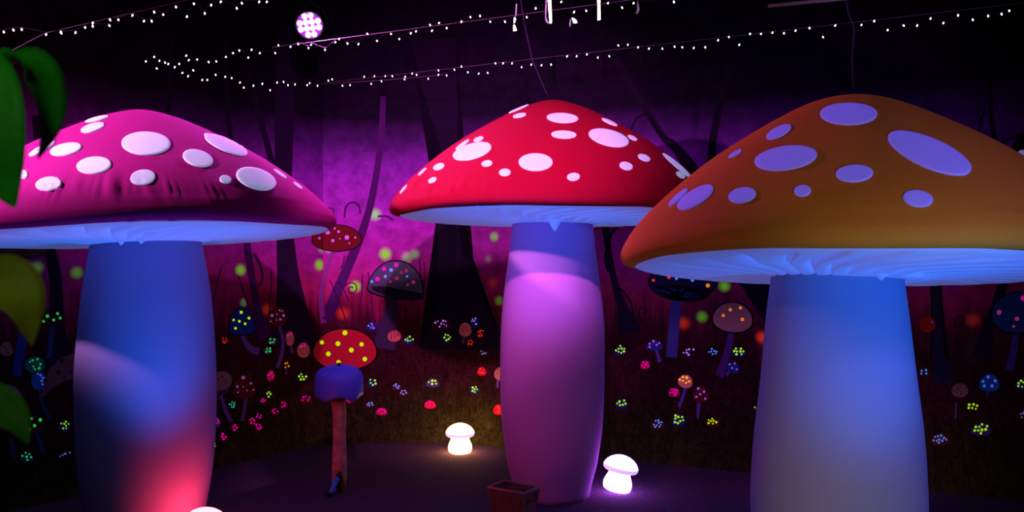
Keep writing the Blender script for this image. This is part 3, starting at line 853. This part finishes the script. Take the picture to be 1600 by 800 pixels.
def lamp(label, pos, tilt_y, tilt_x, col, strength, rimcol, rimstr, name_):
    body = [(0, 0), (.080, 0), (.094, .008), (.101, .028), (.102, .052), (.096, .075), (.086, .098), (.077, .120), (.073, .138), (.073, .150)]
    under = [(.072, .142), (.095, .139), (.112, .143), (.122, .152), (.125, .164), (.123, .174)]
    top = [(.123, .174), (.117, .190), (.104, .208), (.085, .225), (.060, .239), (.032, .248), (0, .251)]
    M = Matrix.Rotation(tilt_y, 4, 'Y') @ Matrix.Rotation(tilt_x, 4, 'X')
    zs = [(M @ Vector(v)).z for v in lathe(body, 24)[0]]
    root = empty('mushroom_lamp', pos, label, 'lamp', 'glowing mushroom lamps')
    for nm, prof, c_, s_, k in (('body', body, col, strength, 'b'), ('cap_rim', under, rimcol, rimstr, 'r'), ('cap_top', top, col, strength, 't')):
        V, Fc = lathe(prof, 40)
        mesh_obj(nm, [Vector(pos) + Vector((0, 0, -min(zs))) + M @ Vector(v) for v in V], Fc, glow(name_ + '_' + k, c_, s_), root)
    return root

lamp('warm white mushroom lamp by the wall', (px(718, 710, 6.83).x, 6.90, 0), 0, 0, (1.0, .55, .13), 14, (.85, .62, .95), .9, 'lamp_warm')
lamp('violet-white tilted mushroom lamp beside the red mushroom stem', (px(963, 770, 5.68).x, 5.68, 0), R(11), 0, (.50, .16, 1.0), 10, (.66, .42, 1.0), 1.0, 'lamp_violet')
lamp('pinkish white mushroom lamp at the foot of the pink mushroom', (px(314, 790, 4.44).x, 4.44, 0), R(8), 0, (1.0, .042, .055), 20, (1.0, .3, .4), 1.6, 'lamp_red')

# ------------------------------------------------------------------ post with a blue cap
Zp = 5.75
bx, by = px(529, 700, Zp).x, Zp
post = empty('mushroom_post', (bx, by, 0), 'wooden post with a shiny blue bell-shaped mushroom cap', 'post')
wood = mat('rough_pink_wood', (.62, .30, .28), .8, bump=(30, .6), var=(14, .45))
V, Fc = [], []
nr, nk = 26, 28
for i in range(nr + 1):
    h = .69 * i / nr
    for k in range(nk):
        a = 2 * math.pi * k / nk
        r = .047 + .003 * math.sin(h * 11) + .0028 * math.sin(5 * a + 3 * math.sin(h * 6)) + .002 * math.sin(11 * a + h * 9)
        V.append((bx + .008 * math.sin(h * 5) + r * math.cos(a), by + r * math.sin(a), h))
for i in range(nr):
    for k in range(nk):
        k2 = (k + 1) % nk
        Fc.append((i * nk + k, i * nk + k2, (i + 1) * nk + k2, (i + 1) * nk + k))
mesh_obj('post', V, Fc, wood, post)
blue = mat('blue_vinyl', (.10, .11, .85), .5, bump=(9, .25), spec=.5)
prof = [(0, .895), (.04, .893), (.090, .884), (.130, .868), (.155, .848), (.166, .826), (.171, .80), (.172, .740), (.171, .70), (.170, .672), (.163, .667), (.158, .70), (.05, .70)]
V, Fc = lathe(prof, 96)
V2 = []
for v in V:
    a = math.atan2(v[1], v[0])
    z = v[2]
    fdown = max(0, (.80 - z) / .15)
    if z < .80 and math.hypot(v[0], v[1]) > .1:
        z -= .016 * min(1, fdown) * math.sin(5 * a + 5.2)
    rr = 1 + .012 * math.sin(9 * a + z * 20) * min(1, fdown)
    cr_ = .004 * math.sin(14 * a) * (1 if z > .86 else 0)
    V2.append((bx + .004 + v[0] * rr, by + v[1] * rr, z + cr_))
mesh_obj('bell_cap', V2, Fc, blue, post)
blackm = mat('black_rubber', (.006, .006, .007), .5)
V, Fc = lathe([(0, .915), (.010, .913), (.014, .905), (.011, .896), (.014, .886), (0, .885)], 14)
mesh_obj('knob', [(bx + .006 + x, by - .02 + y, z) for x, y, z in V], Fc, blackm, post)
V, Fc = lathe([(.052, .70), (.055, .69), (.055, .645), (.05, .635), (.044, .635)], 20)
mesh_obj('collar', [(bx + x, by + y, z) for x, y, z in V], Fc, mat('dark_red_wood', (.10, .015, .02), .7), post)
# curved bracket and blue pedal rod at the foot
bm_ = mat('dark_red_bracket', (.07, .008, .010), .6)
prof2 = [(0, 0), (.085, 0), (.085, .06), (.078, .105), (.06, .13), (.035, .142), (.01, .14), (0, .13)]
V = []
for dy in (-.055, -.095):
    V += [(bx + .002 + x * .72, by + dy, z) for x, z in prof2]
m_ = len(prof2)
Fc = [tuple(range(m_))[::-1], tuple(range(m_, 2 * m_))] + [(k, (k + 1) % m_, m_ + (k + 1) % m_, m_ + k) for k in range(m_)]
mesh_obj('foot_bracket', V, Fc, bm_, post, False)
p0, p1 = Vector((bx + .018, by - .11, .112)), Vector((bx - .018, by - .19, .022))
V, Fc = tube([p0, p1], .017, 12)
rod = mesh_obj('pedal_rod', V, Fc, mat('blue_plastic', (.06, .30, 1.0), .4), post)
dd = (p1 - p0).normalized()
V, Fc = tube([p1 - dd * .004, p1 + dd * .012, p1 + dd * .02], [.020, .020, .014], 12)
mesh_obj('rubber_tip', V, Fc, blackm, rod)
for sx in (-.045, .052):
    V, Fc = lathe([(0, .012), (.006, .010), (.008, .004), (.008, 0)], 10)
    mesh_obj('bolt', [(bx + sx + x, by - .07 + y, z) for x, y, z in V], Fc, mat('steel', (.5, .5, .55), .35), post)

# ------------------------------------------------------------------ wicker basket
bc = Vector((.01, 5.03, 0))
bask = empty('wicker_basket', bc, 'small open wicker basket with rim and hand slots', 'basket')
wick = mat('red_brown_wicker', (.28, .085, .07), .7, var=(60, .35))
wick2 = mat('red_brown_wicker_rim', (.50, .18, .17), .65, var=(60, .3))
ang = math.atan2(-.53, .85)
Mz = Matrix.Rotation(ang, 4, 'Z')
Hh, L0, W0, L1, W1 = .215, .105, .065, .132, .090
def bpt(u, v, h):
    f = h / Hh
    return bc + Mz @ Vector((u * (L0 + (L1 - L0) * f), v * (W0 + (W1 - W0) * f), h))
segs = []
rowsn = 15
for i in range(rowsn):
    h = .008 + (Hh - .016) * i / (rowsn - 1)
    corners = [(-1, -1), (1, -1), (1, 1), (-1, 1)]
    for s_ in range(4):
        u0, v0 = corners[s_]; u1, v1 = corners[(s_ + 1) % 4]
        slot = s_ in (1, 3) and .60 < h / Hh < .86
        runs = [(0, .2), (.8, 1)] if slot else [(0, 1)]
        for t0, t1 in runs:
            pts = []
            K = 17 if t1 - t0 == 1 else 5
            for k in range(K):
                t = t0 + (t1 - t0) * k / (K - 1)
                p = bpt(u0 + (u1 - u0) * t, v0 + (v1 - v0) * t, h)
                nrm = (Mz @ Vector(((v1 - v0) / 2, -(u1 - u0) / 2, 0))).normalized()
                pts.append(p + nrm * .003 * math.cos(math.pi * (round(t * 16) + i)))
            segs.append(tube(pts, .0068, 5))
V, Fc = join(*segs)
o = mesh_obj('weave', V, Fc, wick, bask)
o['kind'] = 'stuff'
for t in range(4):
    u, v = [(-1, -1), (1, -1), (1, 1), (-1, 1)][t]
    V, Fc = tube([bpt(u, v, 0.0), bpt(u, v, Hh)], .0085, 7)
    mesh_obj('corner_stake', V, Fc, wick, bask)
for t in range(4):
    a, b2 = [(-1, -1), (1, -1), (1, 1), (-1, 1)][t], [(1, -1), (1, 1), (-1, 1), (-1, -1)][t]
    V, Fc = tube([bpt(*a, Hh), bpt(*b2, Hh)], .0085, 8)
    mesh_obj('rim', V, Fc, wick2, bask)
V = [bpt(-1, -1, .006), bpt(1, -1, .006), bpt(1, 1, .006), bpt(-1, 1, .006), bpt(-1, -1, .012), bpt(1, -1, .012), bpt(1, 1, .012), bpt(-1, 1, .012)]
mesh_obj('bottom', V, [(3, 2, 1, 0), (4, 5, 6, 7), (0, 1, 5, 4), (1, 2, 6, 5), (2, 3, 7, 6), (3, 0, 4, 7)], wick, bask, False)

# ------------------------------------------------------------------ string lights
bulbm = mat('string_bulb', (.9, .9, .9), .4, (1.0, .97, .88), 5.0)
cablem = mat('string_cable', (.012, .008, .014), .8)
wirem = mat('steel_wire', (.20, .10, .18), .6, spec=.2)
bV, bF = lathe([(0, .008), (.0035, .006), (.0048, 0), (.0035, -.006), (0, -.008)], 7)
bulb_mesh = bpy.data.meshes.new('bulb')
bulb_mesh.from_pydata(bV, [], bF)
bulb_mesh.materials.append(bulbm)
bulb_mesh.polygons.foreach_set('use_smooth', [True] * len(bulb_mesh.polygons))

def depth(tab, x):
    return 1.0 / interp([(a, 1.0 / z) for a, z in tab], x)

def string(label, pts, tab):
    p0 = px(pts[0][0], pts[0][1], depth(tab, pts[0][0]))
    root = empty('string_light', p0, label, 'string lights', 'fairy light strings under the ceiling')
    P = [px(x, y, depth(tab, x)) for x, y in pts]
    V, Fc = tube([p + Vector((0, 0, .014)) for p in P], .0016, 4)
    mesh_obj('cable', V, Fc, cablem, root)
    for p in P:
        o = bpy.data.objects.new('bulb', bulb_mesh)
        o.parent = root
        o.location = p - p0
        o.rotation_euler = (random.uniform(-.5, .5), random.uniform(-.5, .5), 0)
        C.objects.link(o)
    return root

S1 = [(6, 50), (21, 47), (34, 46), (72, 54), (95, 50), (96, 52), (118, 51), (133, 43), (145, 36), (145, 41), (171, 40), (172, 31), (185, 31), (207, 24), (225, 33), (237, 33), (241, 19), (255, 23), (275, 11), (292, 26), (303, 6), (320, 21), (330, 8), (345, 3), (370, 13), (378, 5), (405, 3), (417, 3)]
S2 = [(228, 96), (241, 89), (245, 107), (249, 95), (258, 98), (263, 100), (273, 105), (285, 114), (294, 119), (302, 110), (316, 125), (324, 125), (337, 117), (352, 120), (362, 122), (375, 129), (381, 137), (396, 134), (410, 131), (422, 141), (433, 129), (443, 128), (450, 133), (461, 132), (480, 133), (484, 130), (496, 134)]
S3 = [(513, 126), (519, 124), (535, 134), (547, 133), (569, 120), (580, 131), (585, 119), (596, 127), (602, 119), (613, 119), (632, 124), (633, 120), (644, 115), (651, 117), (669, 123), (685, 110), (685, 117), (698, 118), (710, 109), (721, 104), (731, 113), (748, 115), (762, 114), (774, 99), (786, 99), (800, 99), (815, 105), (830, 101), (846, 102), (861, 101), (886, 88), (901, 88), (917, 85), (934, 90), (952, 88), (966, 71), (981, 70), (997, 74), (1014, 76), (1035, 76), (1054, 73), (1066, 74), (1084, 75), (1102, 74), (1122, 63), (1139, 58), (1155, 70), (1172, 53), (1189, 53), (1207, 51), (1225, 52), (1243, 48), (1265, 44), (1286, 58), (1305, 40), (1346, 39), (1366, 33), (1387, 47), (1412, 40), (1433, 40), (1454, 29), (1474, 36), (1497, 24), (1520, 31), (1544, 25), (1565, 22), (1577, 17)]
S4 = [(280, 100), (291, 87), (295, 94), (308, 93), (326, 97), (338, 96), (353, 89), (364, 83), (374, 79), (388, 90), (393, 78), (406, 83), (430, 83), (435, 71), (454, 73), (466, 69), (482, 75), (486, 70), (508, 78), (524, 66), (530, 61), (543, 68), (560, 69), (574, 53), (589, 64), (611, 53), (624, 61), (642, 52), (650, 49), (672, 39), (675, 48), (686, 36), (698, 44), (721, 34), (735, 27), (750, 25), (766, 34), (789, 34), (805, 30), (823, 27), (837, 13), (877, 3), (897, 19), (916, 17), (950, 5), (972, 12), (990, 5), (1053, 3)]
T1_ = [(0, 4.75), (417, 5.0)]
T2_ = [(228, 5.75), (497, 7.05)]
T3_ = [(497, 7.05), (1600, 5.07)]
T4_ = [(228, 5.80), (420, 6.0), (1053, 4.95)]
def carrier(root, pts, r):
    V, Fc = tube(pts, r, 5)
    return mesh_obj('support_wire', V, Fc, wirem, root)
g1 = string('white fairy light string in the upper left corner above the leaves', S1, T1_)
g2 = string('short white fairy light string sloping down above the pink cap', S2, T2_)
g3 = string('long white fairy light string running above the red and orange caps', S3, T3_)
g4 = string('white fairy light string rising past the round stage light', S4, T4_)
carrier(g3, [px(494, 131, 7.12), px(1640, 0, 5.02)], .0020)
carrier(g3, [px(496, 131.5, 7.10), px(560, 128, 6.9), px(640, 122, 6.7), px(700, 116, 6.55)], .0020)
carrier(g4, [px(425, 74, 6.05), px(1060, -10, 4.94)], .0020)
carrier(g1, [px(20, 78, 4.8), px(70, 52, 4.85), px(310, -4, 5.1)], .0014)

def wire(label, pts, r, m=wirem, name='support_wire'):
    V, Fc = tube(pts, r, 5)
    return tag(mesh_obj(name, V, Fc, m), label, 'cable')
bvm = mat('hang_cable', (.06, .03, .10), .8)
wire('curved hanging cable holding the red cap', [px(810, -20, 5.4), px(820, 40, 5.45), px(832, 95, 5.5), (px(845, 125, 5.55)), px(854, 146, 5.6), px(859, 154, 5.63)], .0035, bvm, 'hanging_cable')
wire('kinked hanging cable holding the orange cap', [px(1318, -20, 4.0), px(1326, 20, 4.0), px(1335, 46, 4.02), px(1331, 95, 4.05), px(1333, 138, 4.06)], .0035, bvm, 'hanging_cable')
V, Fc = tube([px(1200, 9, 5.2), px(1300, 0, 5.1), px(1420, -12, 5.0)], .012, 8)
tag(mesh_obj('ceiling_pipe', V, Fc, mat('grey_pipe', (.35, .3, .36), .5)), 'short grey pipe near the ceiling above the orange cap', 'pipe')

# ------------------------------------------------------------------ round stage light
pc = px(483.5, 39.5, 6.1)
par = empty('stage_light', pc, 'round purple stage light with twelve bright lenses', 'stage light')
axis = (Vector((.6, 1.0, 1.7)) - pc).normalized()
axis = (Vector((0, 0, CAMH)) - pc).normalized().lerp(axis, .35).normalized()
rot = axis.to_track_quat('Z', 'Y').to_matrix().to_4x4() @ Matrix.Rotation(R(12), 4, 'Z')
Mp = Matrix.Translation(pc) @ rot
blk = mat('black_metal_can', (.01, .01, .012), .5)
V, Fc = lathe([(0, -.24), (.05, -.24), (.085, -.22), (.10, -.16), (.104, 0), (.106, .03), (.099, .03), (.096, -.004)], 32)
mesh_obj('can', [Mp @ Vector(v) for v in V], Fc, blk, par)
V, Fc = lathe([(.0, -.006), (.097, -.006)], 32)
mesh_obj('front_plate', [Mp @ Vector(v) for v in V], Fc, mat('par_front_plate', (.25, .05, .35), .3, (.5, .02, .85), .55), par)  # purple emission stands in for the halo of the lenses on the plate
lens = mat('par_lens', (.9, .9, .9), .2, (.95, .62, 1.0), 7.0)
sp = .0455
for ry, xs in ((1.5, (-.5, .5)), (.5, (-1.5, -.5, .5, 1.5)), (-.5, (-1.5, -.5, .5, 1.5)), (-1.5, (-.5, .5))):
    for xx in xs:
        V, Fc = lathe([(0, .010), (.010, .008), (.017, .003), (.0205, -.006)], 16)
        mesh_obj('lens', [Mp @ (Vector(v) + Vector((xx * sp, ry * sp, 0))) for v in V], Fc, lens, par)
yk = []
for k in range(13):
    a = math.pi * k / 12
    yk.append(pc + Vector((.125 * math.cos(a), .06, .02 + .16 * math.sin(a))))
V, Fc = tube(yk, .008, 6)
mesh_obj('yoke', V, Fc, blk, par)
V, Fc = tube([pc + Vector((0, .06, .18)), Vector((pc.x, pc.y + .06, CEIL))], .012, 8)
mesh_obj('hanger', V, Fc, blk, par)
o = spot('stage_light_beam', pc + axis * .06, pc + axis * 3, (.90, .12, 1.0), 260, 110, .6, .08)

# ------------------------------------------------------------------ bright hanging pieces under the ceiling
whm = mat('lit_white_glass', (.9, .9, .85), .3, (1.0, 1.0, .80), 4.0)
gry = mat('pale_grey_plastic', (.5, .5, .55), .4, (.5, .5, .6), .10)
def hang(label, Zh, polys, mats_, topxy):
    root_p = px(*polys[0][0], Zh)
    root = empty('hanging_glass_piece', root_p, label, 'lamp', 'bright glass pieces hung from the ceiling')
    for poly, m in zip(polys, mats_):
        V = [px(x, y, Zh) for x, y in poly] + [px(x, y, Zh) + Vector((0, .014, 0)) for x, y in poly]
        n = len(poly)
        mesh_obj('glass' if m is whm else 'holder', V, [tuple(range(n)), tuple(range(n, 2 * n))[::-1]] + [(k, n + k, n + (k + 1) % n, (k + 1) % n) for k in range(n)], m, root, False)
    tp = px(topxy[0], topxy[1], Zh)
    V, Fc = tube([tp, Vector((tp.x, tp.y, CEIL))], .002, 5)
    mesh_obj('hanger', V, Fc, cablem, root)
hang('long bright glass tube with a grey hook above the red cap', 5.5, [[(855.5, -8), (861, -8), (862, 20), (862.5, 35), (859, 36), (857.5, 20)], [(853, -8), (855, -8), (854, 15), (853.5, 27), (856, 33), (859, 36), (855, 36), (852, 31), (851.5, 18)]], [whm, gry], (858, -8))
hang('single bright straight glass tube, nearest the orange cap', 5.5, [[(933, -8), (938, -8), (938, 15), (938.5, 30), (934, 31), (934, 12)]], [whm], (935, -8))
hang('small bright two-piece glass drop', 5.5, [[(803, 27), (805, 26), (805, 34), (802.5, 36)], [(802, 39), (804.5, 38.5), (807.5, 47), (802, 48)], [(806, 6), (808, 6), (807, 24), (805, 24)]], [whm, whm, gry], (807, 6))
hang('small bright fan-shaped glass drop', 5.5, [[(893.5, 27.5), (898, 29), (901, 32), (902, 35), (896.5, 35.5)], [(891, 29), (892, 30), (892, 40), (890.5, 42), (889.5, 37)]], [whm, gry], (893.5, 28))
hang('dim grey twisted drop beside the last bright tube', 5.5, [[(996, 0), (998, 8), (999.5, 15), (997, 20), (993.5, 21), (996, 14)]], [gry], (996, 0))

# ------------------------------------------------------------------ leaves close to the lens
leafm = mat('green_leaf', (.02, .24, .012), .55, bump=(40, .3), var=(18, .25), spec=.25)
leafd = mat('dark_green_leaf', (.03, .10, .008), .6, bump=(40, .3), var=(18, .4), spec=.15)
leafo = mat('olive_leaf', (.24, .17, .008), .55, bump=(40, .3), var=(18, .25), spec=.25)
sprig = empty('leaf_sprig', px(-60, 400, .75), 'out-of-focus green leaves hanging close to the lens', 'plant')
V, Fc = tube([px(-60, -120, .78), px(-45, 60, .77), px(-55, 250, .76), px(-48, 430, .76), px(-58, 620, .76), px(-50, 760, .77)], .0028, 8)
mesh_obj('stem', V, Fc, leafm, sprig)
def leaf(axis_pts, hw, wdir, m, cup=.25, n=14):
    """axis_pts: 3-D points; hw: half width (m) profile; wdir: width direction"""
    V, Fc = [], []
    wdir = Vector(wdir).normalized()
    tabs = [[(i, p[j]) for i, p in enumerate(axis_pts)] for j in range(3)]
    K = 7
    rows_ = 24
    for i in range(rows_ + 1):
        t = i / rows_
        c = Vector([smooth_interp(tb, t * (len(axis_pts) - 1)) for tb in tabs])
        c2 = Vector([smooth_interp(tb, min(t + .02, 1) * (len(axis_pts) - 1)) for tb in tabs])
        c0 = Vector([smooth_interp(tb, max(t - .02, 0) * (len(axis_pts) - 1)) for tb in tabs])
        d = (c2 - c0).normalized()
        nrm = d.cross(wdir).normalized()
        wv = nrm.cross(d).normalized()
        h = hw * (math.sin(math.pi * t ** .75) ** .8) * (1 - .15 * t)
        for k in range(K):
            s = (k / (K - 1) - .5) * 2
            V.append(c + wv * (h * s) + nrm * (cup * h * s * s))
    for i in range(rows_):
        for k in range(K - 1):
            a = i * K + k
            Fc.append((a, a + 1, a + K + 1, a + K))
    o = mesh_obj('leaf', V, Fc, m, sprig)
    md = o.modifiers.new('thickness', 'SOLIDIFY')
    md.thickness = .0006
    return o
Zl = .72
leaf([px(-30, 70, Zl), px(-18, 140, Zl - .01), px(-10, 220, Zl - .01), px(4, 280, Zl), px(24, 326, Zl + .01)], .030, (1, .25, 0), leafm, .12)
leaf([px(-8, 118, Zl + .02), px(22, 98, Zl + .03), px(52, 108, Zl + .04), px(72, 150, Zl + .05), px(74, 200, Zl + .05), px(58, 250, Zl + .05)], .024, (.35, 1, .30), leafm, .3)
leaf([px(-60, 470, Zl), px(-20, 445, Zl), px(15, 450, Zl), px(38, 480, Zl), px(50, 540, Zl)], .030, (.3, .55, .75), leafo, .25)
leaf([px(-60, 640, Zl), px(-25, 628, Zl), px(5, 640, Zl), px(28, 660, Zl), px(44, 694, Zl)], .020, (.2, .5, .8), leafd, .25)
